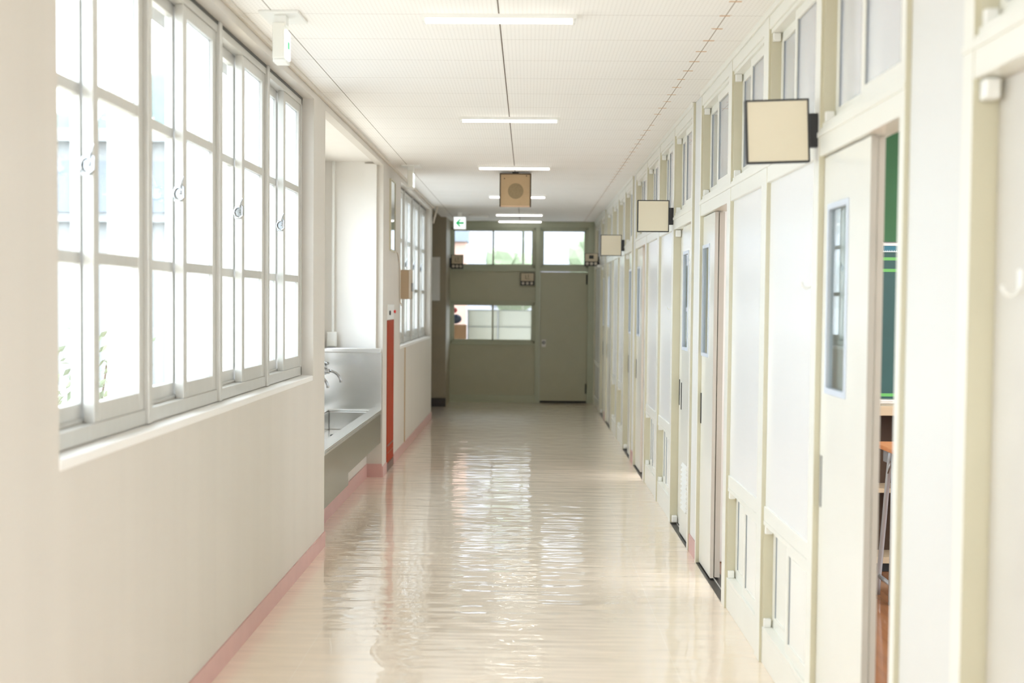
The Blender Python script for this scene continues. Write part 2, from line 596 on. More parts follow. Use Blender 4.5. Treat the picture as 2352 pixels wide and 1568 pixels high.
# baseboards and cornices
BB = 0.092
tag(BX(XL, XL + 0.008, -3.6, 6.9, 0, BB).build('baseboard_left', M['pink']), 'pink vinyl baseboard under the nearest row of windows', 'baseboard', kind=S)
tag(MB().box(XL, XL + 0.008, 10.46, 14.55, 0, BB).box(XL, XL + 0.008, 9.66, 9.93, 0, BB).build('baseboard_far', M['pink']), 'pink vinyl baseboard beyond the sink alcove', 'baseboard', kind=S)
tag(MB().box(-1.37, -1.362, 6.9, 9.63, 0, 0.115).box(-1.37, XL, 9.652, 9.66, 0, 0.115).build('baseboard_alcove', M['pink']), 'pink vinyl baseboard below the steel sink', 'baseboard', kind=S)
tag(MB().box(XL, XL + 0.02, -3.6, 14.55, 2.692, ZC).build('trim_1', M['trimc'], bevel=0.004), 'cream cornice strip between window wall and ceiling', 'trim', kind=S)
tag(BX(XL, XL + 0.006, 11.38, 11.41, BB, SILL - 0.03).build('trim_2', paint('brown_joint', (178, 146, 98), 0.6)), 'thin brown joint strip down the far cream wall', 'trim', kind=S)


# ------------------------------------------------------------------ corridor windows
def crescent_latch(y, z, x, parent):
    m = MB()
    m.box(x - 0.034, x - 0.004, y - 0.004, y, z - 0.035, z + 0.02)
    pts = []
    for k in range(13):
        a = math.radians(-60 - k * 19)
        pts.append((x - 0.012 + 0.022 * math.cos(a), y - 0.010, z - 0.006 + 0.024 * math.sin(a)))
    m.tube(pts, 0.0045, 8)
    m.tube([(x - 0.012, y - 0.010, z + 0.016), (x - 0.006, y - 0.012, z + 0.034), (x + 0.004, y - 0.012, z + 0.058)], [0.006, 0.0055, 0.004], 8)
    m.tube([(x - 0.004, y - 0.010, z - 0.03), (x + 0.004, y - 0.010, z - 0.02), (x + 0.004, y - 0.010, z + 0.02), (x - 0.006, y - 0.010, z + 0.03)], 0.004, 8)
    m.tube([(x - 0.014, y, z), (x - 0.014, y - 0.016, z)], 0.008, 12)
    return m.build('latch', M['chrome'], parent)


def sash(y0, y1, x0, x1, z0, z1, parent, glass, bars=(1.6235, 2.128), st=0.045, bot=0.06, top=0.045):
    m = MB()
    m.box(x0, x1, y0, y0 + st, z0, z1).box(x0, x1, y1 - st, y1, z0, z1)
    m.box(x0, x1, y0 + st, y1 - st, z0, z0 + bot).box(x0, x1, y0 + st, y1 - st, z1 - top, z1)
    for b in bars:
        m.box(x0 + 0.002, x1 - 0.002, y0 + st, y1 - st, b - 0.018, b + 0.018)
    s = m.build('sash', M['alu'], parent, bevel=0.002)
    xm = (x0 + x1) / 2
    g = MB()
    zs = [z0 + bot] + [q for b in bars for q in (b - 0.018, b + 0.018)] + [z1 - top]
    for a, b in zip(zs[::2], zs[1::2]):
        g.box(xm - 0.002, xm + 0.002, y0 + st, y1 - st, a, b)
    g.build('pane', glass, s)
    return s


def long_window(name, label, y0, y1, posts, glasses, latch=True):
    XF = -1.30
    W = struct(name, label, 'window', (XF, (y0 + y1) / 2, SILL))
    zb, zt = SILL + 0.003, HEAD
    m = MB()
    m.box(XF - 0.10, XF, y0, y1, zb, zb + 0.05)
    m.box(XF - 0.10, XF, y0, y1, zt - 0.045, zt)
    m.box(XF - 0.10, XF, y0, y0 + 0.02, zb, zt).box(XF - 0.10, XF, y1 - 0.02, y1, zb, zt)
    m.box(XF - 0.045, XF - 0.04, y0, y1, zb + 0.05, zb + 0.062)
    m.build('window_frame', M['alu'], W, bevel=0.002)
    BX(XF, XF + 0.003, y0, y1, zt - 0.014, zt).build('head_gap_strip', M['alu_dark'], W)  # thin dark strip stands for the dark gap at the frame head
    for p in posts:
        BX(XF - 0.13, XF + 0.012, p - 0.02, p + 0.02, zb, zt).build('post', M['alu'], W, bevel=0.003)
    BX(XL - TH, XL + 0.004, y0, y1, SILL - 0.03, SILL).build('window_sill', M['sill'], W, bevel=0.004)
    edges = [y0 + 0.0] + list(posts) + [y1]
    for i, (a, b) in enumerate(zip(edges, edges[1:])):
        a2 = a + 0.02
        b2 = b - 0.02
        mid = (a2 + b2) / 2
        gl = glasses[i]
        s1 = sash(a2, mid + 0.03, XF - 0.078, XF - 0.048, zb + 0.05, zt - 0.045, W, gl[0])
        s2 = sash(mid - 0.02, b2, XF - 0.038, XF - 0.006, zb + 0.05, zt - 0.045, W, gl[1])
        if latch:
            crescent_latch(mid - 0.0205, 1.905, XF - 0.006, s2)
    return W


G, FR = M['glass'], M['frosted']
long_window('window_1', 'long row of aluminium sliding windows nearest the camera, before the sink', 2.98, 6.51, (3.866, 4.76, 5.631),
            [(G, G), (G, FR), (G, FR), (FR, FR)])
long_window('window_2', 'far row of aluminium sliding windows beyond the red hose cabinet', 10.97, 14.3, (11.8, 12.63, 13.46),
            [(FR, FR)] * 4)
W0 = struct('window_3', 'unseen row of sliding windows added behind the viewer for light', 'window', (-1.3, -0.1, SILL))  # out of view, added to light the foreground
m = MB()
for p in (-1.48, -0.55, 0.37, 1.28):
    m.box(-1.4, -1.3, p - 0.03, p + 0.03, SILL, HEAD)
for z in (SILL + .03, 1.62, 2.13, HEAD - .02):
    m.box(-1.37, -1.33, -1.5, 1.3, z - 0.02, z + 0.02)
m.build('window_frame', M['alu'], W0)
BX(-1.352, -1.348, -1.5, 1.3, SILL, HEAD).build('pane', G, W0)
BX(XL - TH, XL + 0.004, -1.5, 1.3, SILL - 0.03, SILL).build('window_sill', M['sill'], W0)
W0 = struct('window_4', 'window over the steel sink in the alcove', 'window', (AX - .08, 8.25, 1.2))
m = MB()
for p in (7.12, 8.25, 9.38):
    m.box(AX - 0.12, AX - 0.06, p - 0.025, p + 0.025, 1.2, 2.5)
for z in (1.22, 2.48):
    m.box(AX - 0.12, AX - 0.06, 7.1, 9.4, z - 0.02, z + 0.02)
m.build('window_frame', M['alu'], W0)
BX(AX - 0.092, AX - 0.088, 7.1, 9.4, 1.2, 2.5).build('pane', G, W0)

# ------------------------------------------------------------------ classroom partition along the other side
RAIL0, RAIL1 = 2.005, 2.10            # lintel rail
TOP0 = 2.635
WR = struct('wall_right', 'ivory classroom partition of posts, rails and white panels', 'wall', (XR, 7.5, 0))
XB = 1.07
PIL = [(2.62, 3.02), (6.60, 6.90), (10.56, 10.87), (14.45, 14.75)]
for a, b in PIL:
    BX(XR + 0.006, XB + 0.25, a, b, 0, ZC).build('pillar', M['pillar'], WR, bevel=0.006)
    BX(XR - 0.001, XR + 0.006, a, b, 0, 0.105).build('pink_baseboard', M['pink'], WR)
SPANS = [(-1.5, 2.62), (3.02, 6.60), (6.90, 10.56), (10.87, 14.45), (14.75, 17.1)]
# bays: (y0, y1, kind) between posts
BAYS = [
    [(-1.4, -0.6, 'p'), (-0.5, 0.75, 'p'), (0.85, 1.66, 'p'), (1.78, 2.56, 'd')],
    [(3.06, 3.90, 'd'), (3.97, 4.75, 'p'), (4.85, 5.60, 'p'), (5.69, 6.57, 'd')],
    [(6.95, 7.77, 'd'), (7.86, 8.63, 'p'), (8.74, 9.55, 'p'), (9.65, 10.53, 'd')],
    [(10.92, 11.70, 'd'), (11.80, 12.57, 'p'), (12.67, 13.45, 'p'), (13.55, 14.42, 'd')],
    [(14.80, 15.56, 'd'), (15.66, 17.0, 'p')],
]
for (a, b), bays in zip(SPANS, BAYS):
    BX(XR - 0.006, XB, a, b, RAIL0, RAIL1).build('lintel_rail', M['ivory'], WR, bevel=0.003)
    BX(XR - 0.012, XR + 0.002, a, b, RAIL1 - 0.03, RAIL1 - 0.012).build('lintel_lip', M['ivory'], WR, bevel=0.002)
    BX(XR - 0.006, XB, a, b, TOP0, ZC).build('head_rail', M['ivory'], WR, bevel=0.003)
    BX(XR - 0.016, XR - 0.006, a, b, 2.688, ZC).build('head_cover_strip', M['ivory'], WR, bevel=0.002)
    # posts fill every gap between bays
    edges = [a] + [v for q in bays for v in q[:2]] + [b]
    for p, q in zip(edges[::2], edges[1::2]):
        if q - p > 0.01:
            BX(XR - 0.008, XB, p, q, 0, ZC).build('post', M['ivory'], WR, bevel=0.002)
            BX(XR - 0.0075, XB - 0.001, p - 0.0012, p, 0.0, ZC - 0.005).build('post_side', M['ivory_side'], WR)  # thin strip colouring in the shaded near side of the post
    for (p, q, k) in bays:
        if k == 'p':
            BX(XR + 0.010, XB - 0.02, p, q, 0.655, RAIL0).build('panel', M['panel'], WR)
            BX(XR + 0.003, XB, p, q, 0.60, 0.66).build('middle_rail', M['ivory'], WR, bevel=0.003)
            BX(XR + 0.002, XB, p, q, 0, 0.137).build('plinth', M['ivory'], WR, bevel=0.003)
        else:
            BX(XR - 0.004, XB + 0.01, p, q, -0.004, 0.004).build('door_track', M['track'], WR)
            BX(XR + 0.034, XR + 0.038, p, q, 0.004, 0.009).build('track_rib', M['alu'], WR)


WIN_N = [5]
PLACE = {}


def slide_window(p, q, z0, z1, label, glass, fmat, hatch=False):
    """two sliding lights in a shallow recess: the near one in the front track, the far one behind"""
    W = struct('window_%d' % WIN_N[0], label, 'window', (XR + 0.03, (p + q) / 2, z0))
    WIN_N[0] += 1
    X0 = XR + 0.002
    t = 0.018
    m = MB()
    m.box(X0, XB, p, q, z0, z0 + t).box(X0, XB, p, q, z1 - t, z1)
    m.box(X0, XB, p, p + 0.012, z0 + t, z1 - t)
    m.build('window_frame', fmat, W, bevel=0.0015)
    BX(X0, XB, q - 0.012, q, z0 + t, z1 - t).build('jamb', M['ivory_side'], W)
    mid = (p + q) / 2
    st = 0.03 if not hatch else 0.035
    for (a, b, x0) in ((p + 0.012, mid + 0.015, XR + 0.014), (mid - 0.015, q - 0.012, XR + 0.042)):
        x1 = x0 + 0.02
        mm = MB()
        mm.box(x0, x1, a, a + st, z0 + t, z1 - t).box(x0, x1, b - st, b, z0 + t, z1 - t)
        mm.box(x0, x1, a + st, b - st, z0 + t, z0 + t + 0.045).box(x0, x1, a + st, b - st, z1 - t - 0.04, z1 - t)
        s = mm.build('sash', fmat, W, bevel=0.0015)
        BX(x0 + 0.008, x0 + 0.012, a + st, b - st, z0 + t + 0.045, z1 - t - 0.04).build('pane', glass, s)
        g = MB()  # blue-grey strips stand for the stile's reflection in the pane
        for yy in (a + st, b - st - 0.004):
            g.box(x0 + 0.004, x0 + 0.016, yy, yy + 0.004, z0 + t + 0.045, z1 - t - 0.04)
        g.build('stile_reflection', M['bluegrey'], s)
    for zz in (z0 + t, z1 - t - 0.036):
        BX(X0 + 0.003, X0 + 0.034, q - 0.032, q - 0.012, zz, zz + 0.036).build('stopper', M['white_pl'], W, bevel=0.004)
    return W


NAMES = ['door gap showing the chalkboard', 'second doorway', 'louvred door', 'far doorway', 'farthest louvreless doorway', 'lobby doorway']
for si, bays in enumerate(BAYS):
    for bi, (p, q, k) in enumerate(bays):
        zone = ('nearest span, at the picture edge', 'span with the open classroom door', 'span beyond the second pillar', 'span beyond the third pillar', 'last span by the end wall')[si]
        pos = ('nearest', 'second', 'third', 'fourth')[bi]
        slide_window(p, q, RAIL1, TOP0, '%s transom window above the %s in the %s' % (pos, 'door' if k == 'd' else 'white panel', zone), M['transom'], M['ivory'])
        if k == 'p' and si == 4:
            BX(XR + 0.012, XB - 0.02, p, q, 0.137, 0.60).build('panel', M['panel'], WR)
        if k == 'p' and si < 4:
            slide_window(p, q, 0.137, 0.60, '%s low white sliding hatch near the floor in the %s' % (pos, zone), M['hatch'], M['ivory'], True)


def door_leaf(name, label, y0, y1, x0, mat=None, vision=True, louvre=False, pull='far', pmat='rubber', th=0.017):
    x1 = x0 + th
    D = struct(name, label, 'door', (x0, (y0 + y1) / 2, 0.01))
    z0, z1 = 0.012, RAIL0 - 0.006
    yc = (y0 + y1) / 2
    a, b, c, d = yc - 0.045, yc + 0.205, 1.205, 1.838
    m = MB()
    if vision:
        m.box(x0, x1, y0, a, z0, z1).box(x0, x1, b, y1, z0, z1)
        m.box(x0, x1, a, b, z0, c).box(x0, x1, a, b, d, z1)
    else:
        m.box(x0, x1, y0, y1, z0, z1)
    leaf = m.build('leaf', mat or M['door'], D)
    BX(x0 - 0.001, x1 + 0.001, y0 - 0.002, y0, z0, z1).build('edge_strip', M['edge'], D)
    if vision:
        f = MB()
        f.box(x0 - 0.005, x1, a, a + 0.02, c, d).box(x0 - 0.005, x1, b - 0.02, b, c, d)
        f.box(x0 - 0.005, x1, a + 0.02, b - 0.02, c, c + 0.02).box(x0 - 0.005, x1, a + 0.02, b - 0.02, d - 0.02, d)
        fr = f.build('window_frame', M['visframe'], D, bevel=0.001)
        BX(x0 + 0.006, x0 + 0.010, a + 0.02, b - 0.02, c + 0.02, d - 0.02).build('pane', M['vision'], fr)
    if louvre:
        lv = MB()
        la, lb, n = yc - 0.11, yc + 0.11, 10
        for k in range(n):
            zz = 0.19 + k * 0.03
            lv.prism([(x0 - 0.001, zz), (x0 - 0.013, zz + 0.004), (x0 - 0.001, zz + 0.026)], 'y', la, lb)
        lv.build('louvre', M['white_pl'], D)
    if not pull:
        return D
    hy = y1 - 0.035 if pull == 'far' else y0 + 0.02
    h = MB()
    h.box(x0 - 0.003, x0 + 0.001, hy, hy + 0.022, 0.815, 0.99)
    h.build('finger_pull', M[pmat], D, bevel=0.001)
    return D


XF1, XF2 = XR + 0.012, XR + 0.044
DL = [
    ('door_1', 'front leaf of the open sliding door beside the chalkboard gap', 3.37, 3.895, XF1, dict(pmat='pull')),
    ('door_2', 'rear leaf stacked behind the open door beside the chalkboard gap', 3.40, 3.89, XF2, dict(vision=False)),
    ('door_3', 'sliding door leaf with glass slot on the near side of the second pillar', 6.16, 6.585, XF1, dict()),
    ('door_4', 'rear sliding leaf behind the door near the second pillar', 6.18, 6.56, XF2 - 0.004, dict(vision=False, th=0.026)),
    ('door_5', 'sliding door leaf with white louvre beyond the second pillar', 6.955, 7.43, XF1, dict(louvre=True)),
    ('door_6', 'rear leaf of the louvred doorway beyond the second pillar', 7.3, 7.765, XF2, dict(vision=False)),
    ('door_7', 'sliding door leaf on the near side of the third pillar', 10.04, 10.53, XF1, dict()),
    ('door_8', 'rear sliding leaf behind the door near the third pillar', 10.06, 10.5, XF2 - 0.004, dict(vision=False, th=0.026)),
    ('door_9', 'sliding door leaf just beyond the third pillar', 10.925, 11.36, XF1, dict()),
    ('door_10', 'rear leaf of the doorway beyond the third pillar', 11.22, 11.695, XF2, dict(vision=False)),
    ('door_11', 'sliding door leaf on the near side of the fourth pillar', 13.9, 14.41, XF1, dict()),
    ('door_12', 'rear leaf of the doorway before the fourth pillar', 13.56, 14.0, XF2, dict(vision=False)),
    ('door_13', 'last sliding door leaf before the end wall', 14.81, 15.25, XF1, dict()),
    ('door_14', 'rear leaf of the last doorway before the end wall', 15.1, 15.55, XF2, dict(vision=False)),
    ('door_15', 'grey shaded door leaf at the picture edge, nearest the camera', 2.02, 2.555, XF2 + 0.006, dict(vision=False, pull=None, mat=paint('shade_greyed_door_enamel', (208, 204, 196), 0.3))),  # shade on this leaf is put into its greyer enamel
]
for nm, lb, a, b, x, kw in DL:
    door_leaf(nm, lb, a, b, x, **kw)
for y in (2.545, 7.755, 11.685, 15.54):
    for z in (0.012, RAIL0 - 0.05):
        s = BX(XR + 0.004, XR + 0.038, y - 0.03, y + 0.008, z, z + 0.045).build('door_stopper', M['white_pl'], WR, bevel=0.005)

# ------------------------------------------------------------------ end partition with door
YE = 17.1
EW = struct('wall_end', 'grey-green partition closing the far end of the corridor', 'wall', (0, YE, 0))
m = MB()
m.box(-1.19, 0.10, YE, YE + 0.04, 0.11, 0.88).box(-1.19, 0.10, YE, YE + 0.04, 1.52, 2.0)
m.build('panel', M['olive'], EW)
m = MB()
m.box(-1.35, 1.0, YE - 0.015, YE + 0.09, 2.62, ZC)
m.box(-1.22, -1.17, YE - 0.02, YE + 0.08, 0, 2.62)
m.box(0.10, 0.17, YE - 0.03, YE + 0.08, 0, 2.62)
m.box(0.885, 1.02, YE - 0.03, YE + 0.08, 0, 2.62)
m.box(-1.17, 0.10, YE - 0.02, YE + 0.06, 0, 0.11)
m.box(-1.17, 0.10, YE - 0.015, YE + 0.06, 0.86, 0.89)
m.box(-1.17, 0.10, YE - 0.012, YE + 0.06, 1.505, 1.53)
m.box(-1.17, 0.10, YE - 0.02, YE + 0.06, 1.97, 2.02)
m.box(0.17, 0.885, YE - 0.02, YE + 0.06, 1.97, 2.025)
m.build('frame', M['olive_f'], EW, bevel=0.004)


def end_window(name, label, x0, x1, z0, z1, lights):
    W = struct(name, label, 'window', ((x0 + x1) / 2, YE, z0))
    m = MB()
    m.box(x0, x1, YE, YE + 0.05, z0, z0 + 0.03).box(x0, x1, YE, YE + 0.05, z1 - 0.03, z1)
    m.box(x0, x0 + 0.03, YE, YE + 0.05, z0, z1).box(x1 - 0.03, x1, YE, YE + 0.05, z0, z1)
    m.build('window_frame', M['olive_f'], W, bevel=0.002)
    n = lights
    wd = (x1 - x0 - 0.06) / n
    for i in range(n):
        a, b = x0 + 0.03 + i * wd - (0.012 if i else 0), x0 + 0.03 + (i + 1) * wd + (0.012 if i < n - 1 else 0)
        y = YE + (0.006 if i % 2 else 0.026)
        m = MB()
        m.box(a, a + 0.025, y, y + 0.018, z0 + 0.03, z1 - 0.03).box(b - 0.025, b, y, y + 0.018, z0 + 0.03, z1 - 0.03)
        m.box(a, b, y, y + 0.018, z0 + 0.03, z0 + 0.055).box(a, b, y, y + 0.018, z1 - 0.05, z1 - 0.03)
        s = m.build('sash', M['olive_f'], W)
        BX(a + 0.02, b - 0.02, y + 0.007, y + 0.011, z0 + 0.05, z1 - 0.045).build('pane', M['glass'], s)
    return W


end_window('window_40', 'upper sliding window in the end partition, under the arrow sign', -1.17, 0.10, 2.02, 2.62, 2)
end_window('window_41', 'low wide sliding window in the end partition', -1.17, 0.10, 0.89, 1.505, 2)
end_window('window_42', 'fixed transom pane above the end door', 0.17, 0.885, 2.025, 2.62, 1)
D = struct('door_end', 'plain grey-green hinged door in the end partition', 'door', (0.53, YE, 0.02))
BX(0.171, 0.8845, YE + 0.0, YE + 0.04, 0.03, 1.965).build('leaf', M['olive'], D, bevel=0.004)
BX(0.172, 0.182, YE - 0.012, YE + 0.0, 0.0, 1.97).build('edge_strip', M['olive_f'], D)
BX(0.171, 0.8845, YE + 0.004, YE + 0.06, 0.0, 0.029).build('dark_gap_strip', M['rubber'], D)  # black strip stands for the dark gap under the door, stops light leaking
kn = MB()
kn.tube([(0.235, YE, 0.905), (0.235, YE - 0.03, 0.905)], 0.012, 12)
kn.ball((0.235, YE - 0.05, 0.905), 0.028, 2)
kn.build('knob', M['chrome'], D, smooth=True)
BX(0.205, 0.268, YE - 0.004, YE, 0.84, 0.95).build('knob_plate', M['alu'], D)
for z in (0.14, 1.78):
    BX(0.862, 0.884, YE - 0.012, YE, z, z + 0.15).build('hinge', M['rubber'], D, bevel=0.002)

# ------------------------------------------------------------------ ceiling lights
LAMP_LBL = ['nearest lit fluorescent ceiling light, largest and brightest', 'second lit fluorescent ceiling light from the viewer',
            'third lit ceiling light, just before the wooden speaker', 'fourth lit ceiling light, half hidden by the wooden speaker',
            'fifth lit ceiling light, beyond the speaker', 'last lit ceiling light, closest to the end wall']


def lamp(label, x, y):
    L = thing('ceiling_light', label, 'light', (x, y, ZC), 'fluorescent lights along the corridor ceiling')
    m = MB()
    m.prism([(y - 0.036, ZC), (y + 0.036, ZC), (y + 0.026, ZC - 0.016), (y - 0.026, ZC - 0.016)], 'x', x - 0.328, x + 0.328)
    m.build('housing', M['white_pl'], L)
    prof = [(y - 0.022, ZC - 0.016)] + [(y - 0.022 * math.cos(a), ZC - 0.016 - 0.016 * math.sin(a)) for a in [math.pi * k / 8 for k in range(1, 8)]] + [(y + 0.022, ZC - 0.016)]
    MB().prism(prof, 'x', x - 0.31, x + 0.31).build('tube', M['tube'], L)
    for s in (-1, 1):
        a, b = sorted((x + s * 0.31, x + s * 0.322))
        BX(a, b, y - 0.024, y + 0.024, ZC - 0.033, ZC - 0.012).build('end_cap', M['white_pl'], L, bevel=0.003)
    return L


for lb, y in zip(LAMP_LBL, (4.87, 7.53, 10.19, 12.95, 15.6, 16.85)):
    lamp(lb, -0.136, y)
tag(BX(-0.83, -0.56, 15.85, 15.92, ZC - 0.03, ZC).build('ceiling_light', M['white_pl'], bevel=0.004), 'small unlit pale fixture on the ceiling beside the arrow sign', 'light')

# ------------------------------------------------------------------ loudspeaker under the ceiling
SP = thing('loudspeaker', 'square tan wooden loudspeaker box hung under the ceiling mid corridor', 'speaker', (-0.131, 10.65, ZC))
x0, x1, z0, z1, y = -0.278, 0.016, 2.40, 2.70, 10.6
BX(x0 + 0.012, x1 - 0.012, y, y + 0.1, z0, z1 - 0.012).build('body', M['wood_spk'], SP)
BX(x0 + 0.012, x1 - 0.012, y - 0.004, y + 0.1, z0 - 0.006, z0).build('bottom_edge', paint('pale_wood_edge', (222, 190, 158), .6), SP)
m = MB()
m.box(x0, x0 + 0.012, y - 0.006, y + 0.1, z0 - 0.006, z1).box(x1 - 0.012, x1, y - 0.006, y + 0.1, z0 - 0.006, z1).box(x0 + 0.012, x1 - 0.012, y - 0.006, y + 0.1, z1 - 0.012, z1)
m.build('frame', M['dkwood'], SP)
MB().tube([(-0.128, y - 0.002, 2.535), (-0.128, y + 0.01, 2.535)], 0.072, 40).build('grille', M['grille'], SP)
for px, pz in ((x0 + 0.045, z1 - 0.05), (x1 - 0.045, z1 - 0.025)):
    MB().ball((px, y - 0.002, pz), 0.006, 1).build('screw', M['dkwood'], SP)
BX(-0.16, -0.10, y + 0.02, y + 0.08, z1, ZC).build('mount', M['black'], SP)

# ------------------------------------------------------------------ blank class signs projecting from the partition
def class_sign(label, y, roll=0.0):
    Sg = thing('class_sign', label, 'sign', (XR - 0.006, y, 2.1), 'blank square class signs on the partition')
    a, b, c, d = 0.737, 0.953, 1.99, 2.206
    t = 0.006
    BX(a + t, b - t, y - 0.012, y + 0.012, c + t, d - t).build('panel', M['cream_pl'], Sg)
    m = MB()
    m.box(a, a + t, y - 0.014, y + 0.014, c, d).box(b - t, b, y - 0.014, y + 0.014, c, d)
    m.box(a + t, b - t, y - 0.014, y + 0.014, c, c + t).box(a + t, b - t, y - 0.014, y + 0.014, d - t, d)
    m.build('frame', M['black'], Sg)
    BX(b, XR - 0.008, y - 0.016, y + 0.016, 2.04, 2.155).build('bracket', M['black'], Sg, bevel=0.002)
    Sg.rotation_euler = (0, math.radians(roll), 0)
    return Sg


class_sign('blank cream class sign nearest the camera, slightly tilted, beside the open door', 3.93, -2.2)
class_sign('second blank cream class sign, crisp black edge, before the louvred door', 7.8)
class_sign('third and farthest blank cream class sign along the partition', 11.75)


# ------------------------------------------------------------------ hanging exit boxes and arrow sign
def hang_box(label, x, y):
    E = thing('exit_light', label, 'sign', (x, y, ZC), 'white boxes hanging from the ceiling by the windows')
    BX(x - 0.085, x + 0.085, y - 0.03, y + 0.17, ZC - 0.012, ZC).build('mount_plate', M['white_pl'], E, bevel=0.003)
    BX(x - 0.026, x + 0.026, y, y + 0.06, ZC - 0.055, ZC - 0.012).build('neck', M['white_pl'], E, bevel=0.004)
    BX(x - 0.030, x + 0.022, y - 0.01, y + 0.075, ZC - 0.197, ZC - 0.045).build('body', M['ivory'], E, bevel=0.006)
    BX(x - 0.028, x + 0.028, y - 0.008, y + 0.072, ZC - 0.211, ZC - 0.197).build('bottom_cover', M['white_pl'], E, bevel=0.003)
    f = BX(x + 0.022, x + 0.030, y - 0.006, y + 0.072, ZC - 0.193, ZC - 0.075).build('lit_face', M['exit_w'], E)
    BX(x + 0.030, x + 0.0305, y + 0.02, y + 0.05, ZC - 0.15, ZC - 0.12).build('green_mark', M['green'], f)
    return E


hang_box('white box hanging from the ceiling at the nearest row of windows', -1.058, 4.82)
hang_box('smaller-looking white box hanging from the ceiling past the sink alcove', -1.058, 10.15)

AS = thing('exit_sign', 'lit white exit sign with a green arrow pointing towards the side passage', 'sign', (-0.943, 15.53, ZC))
x0, x1, z0, z1, y = -1.03, -0.857, 2.487, 2.663, 15.5
BX(x0, x1, y, y + 0.045, z0, z1).build('body', M['white_pl'], AS, bevel=0.012)
BX(x0 + 0.008, x1 - 0.008, y - 0.003, y, z0 + 0.008, z1 - 0.008).build('lit_face', M['exit_w'], AS)
m = MB()
cx_, cz_ = (x0 + x1) / 2, (z0 + z1) / 2
m.prism([(cx_ - 0.054, cz_), (cx_ - 0.006, cz_ + 0.05), (cx_ + 0.018, cz_ + 0.05), (cx_ - 0.014, cz_ + 0.013), (cx_ + 0.056, cz_ + 0.013),
         (cx_ + 0.056, cz_ - 0.013), (cx_ - 0.014, cz_ - 0.013), (cx_ + 0.018, cz_ - 0.05), (cx_ - 0.006, cz_ - 0.05)], 'y', y - 0.005, y - 0.003)
m.build('arrow', M['green'], AS)
BX(-0.97, -0.915, y + 0.01, y + 0.035, z1, ZC).build('hanger', M['white_pl'], AS)

# ------------------------------------------------------------------ sink in the alcove
SK = thing('sink', 'long stainless steel trough sink with splash-back in the wall recess', 'sink', (-1.45, 8.28, 0))
RIM = 0.585
m = MB()
m.box(-1.335, XL - 0.002, 6.92, 9.615, RIM - 0.014, RIM)          # front deck
m.box(AX + 0.002, AX + 0.06, 6.92, 9.615, RIM - 0.014, RIM)        # rear deck
m.box(AX + 0.06, -1.335, 9.545, 9.615, RIM - 0.014, RIM)
m.box(AX + 0.06, -1.335, 6.92, 6.99, RIM - 0.014, RIM)
m.box(XL - 0.012, XL - 0.002, 6.92, 9.615, RIM - 0.034, RIM - 0.014)
m.build('rim', M['steel'], SK, bevel=0.004)
m = MB()
zb = 0.42
m.box(-1.345, -1.335, 6.99, 9.545, zb, RIM - 0.014).box(AX + 0.06, AX + 0.07, 6.99, 9.545, zb, RIM - 0.014)
m.box(AX + 0.07, -1.345, 6.99, 7.0, zb, RIM - 0.014).box(AX + 0.07, -1.345, 9.535, 9.545, zb, RIM - 0.014)
m.box(AX + 0.06, -1.335, 6.99, 9.545, zb - 0.012, zb)
m.build('basin', M['steel'], SK, bevel=0.006)
MB().tube([(-1.52, 9.05, zb), (-1.52, 9.05, zb + 0.012)], 0.055, 24).build('drain', M['rubber'], SK)
BX(-1.25, XL - 0.004, 6.92, 7.86, 0.222, RIM - 0.03).build('apron', M['steel_apron'], SK, bevel=0.003)
BX(-1.256, XL - 0.008, 7.863, 9.615, 0.30, RIM - 0.03).build('apron', M['steel_apron'], SK, bevel=0.003)
m = MB()
m.box(AX + 0.002, -1.24, 9.615, 9.629, 0.57, 1.065)
m.box(AX + 0.002, AX + 0.012, 6.92, 9.615, 0.57, 1.065)
m.build('splash_back', M['steel'], SK, bevel=0.002)
m = MB()
m.box(AX + 0.002, -1.245, 9.595, 9.629, 1.065, 1.105)
m.box(AX + 0.002, AX + 0.03, 6.92, 9.595, 1.065, 1.105)
m.build('splash_cap', M['steel'], SK, bevel=0.006)


def tap(label, y):
    T = thing('tap', label, 'tap', (AX + 0.012, y, 0.95), 'chrome taps over the steel sink')
    z = 0.945
    m = MB()
    m.tube([(AX + 0.013, y, z), (AX + 0.02, y, z)], 0.032, 20)
    m.tube([(AX + 0.02, y, z), (AX + 0.07, y, z), (AX + 0.13, y, z + 0.002), (AX + 0.175, y, z)], [0.013, 0.015, 0.021, 0.02], 16)
    m.ball((AX + 0.14, y, z), 0.027, 2)
    m.build('body', M['chrome'], T, smooth=True)
    m = MB()
    m.tube([(AX + 0.14, y, z + 0.02), (AX + 0.14, y, z + 0.055)], [0.018, 0.012], 14)
    for k in range(4):
        a = math.pi / 4 + k * math.pi / 2
        m.tube([(AX + 0.14, y, z + 0.062), (AX + 0.14 + 0.032 * math.cos(a), y + 0.032 * math.sin(a), z + 0.064)], [0.009, 0.011], 10)
    m.ball((AX + 0.14, y, z + 0.066), 0.014, 2)
    m.build('cross_handle', M['chrome'], T, smooth=True)
    pts = []
    for k in range(9):
        a = math.radians(90 - k * 11)
        pts.append((AX + 0.17 + 0.095 * math.cos(a), y, z - 0.09 + 0.095 * math.sin(a)))
    MB().tube(pts, [0.011] * 8 + [0.010], 12).build('spout', M['chrome'], T, smooth=True)
    return T


tap('chrome tap whose curved spout shows fully, farther one over the sink', 8.95)
tap('chrome tap half hidden by the cream wall edge, nearer one over the sink', 8.37)

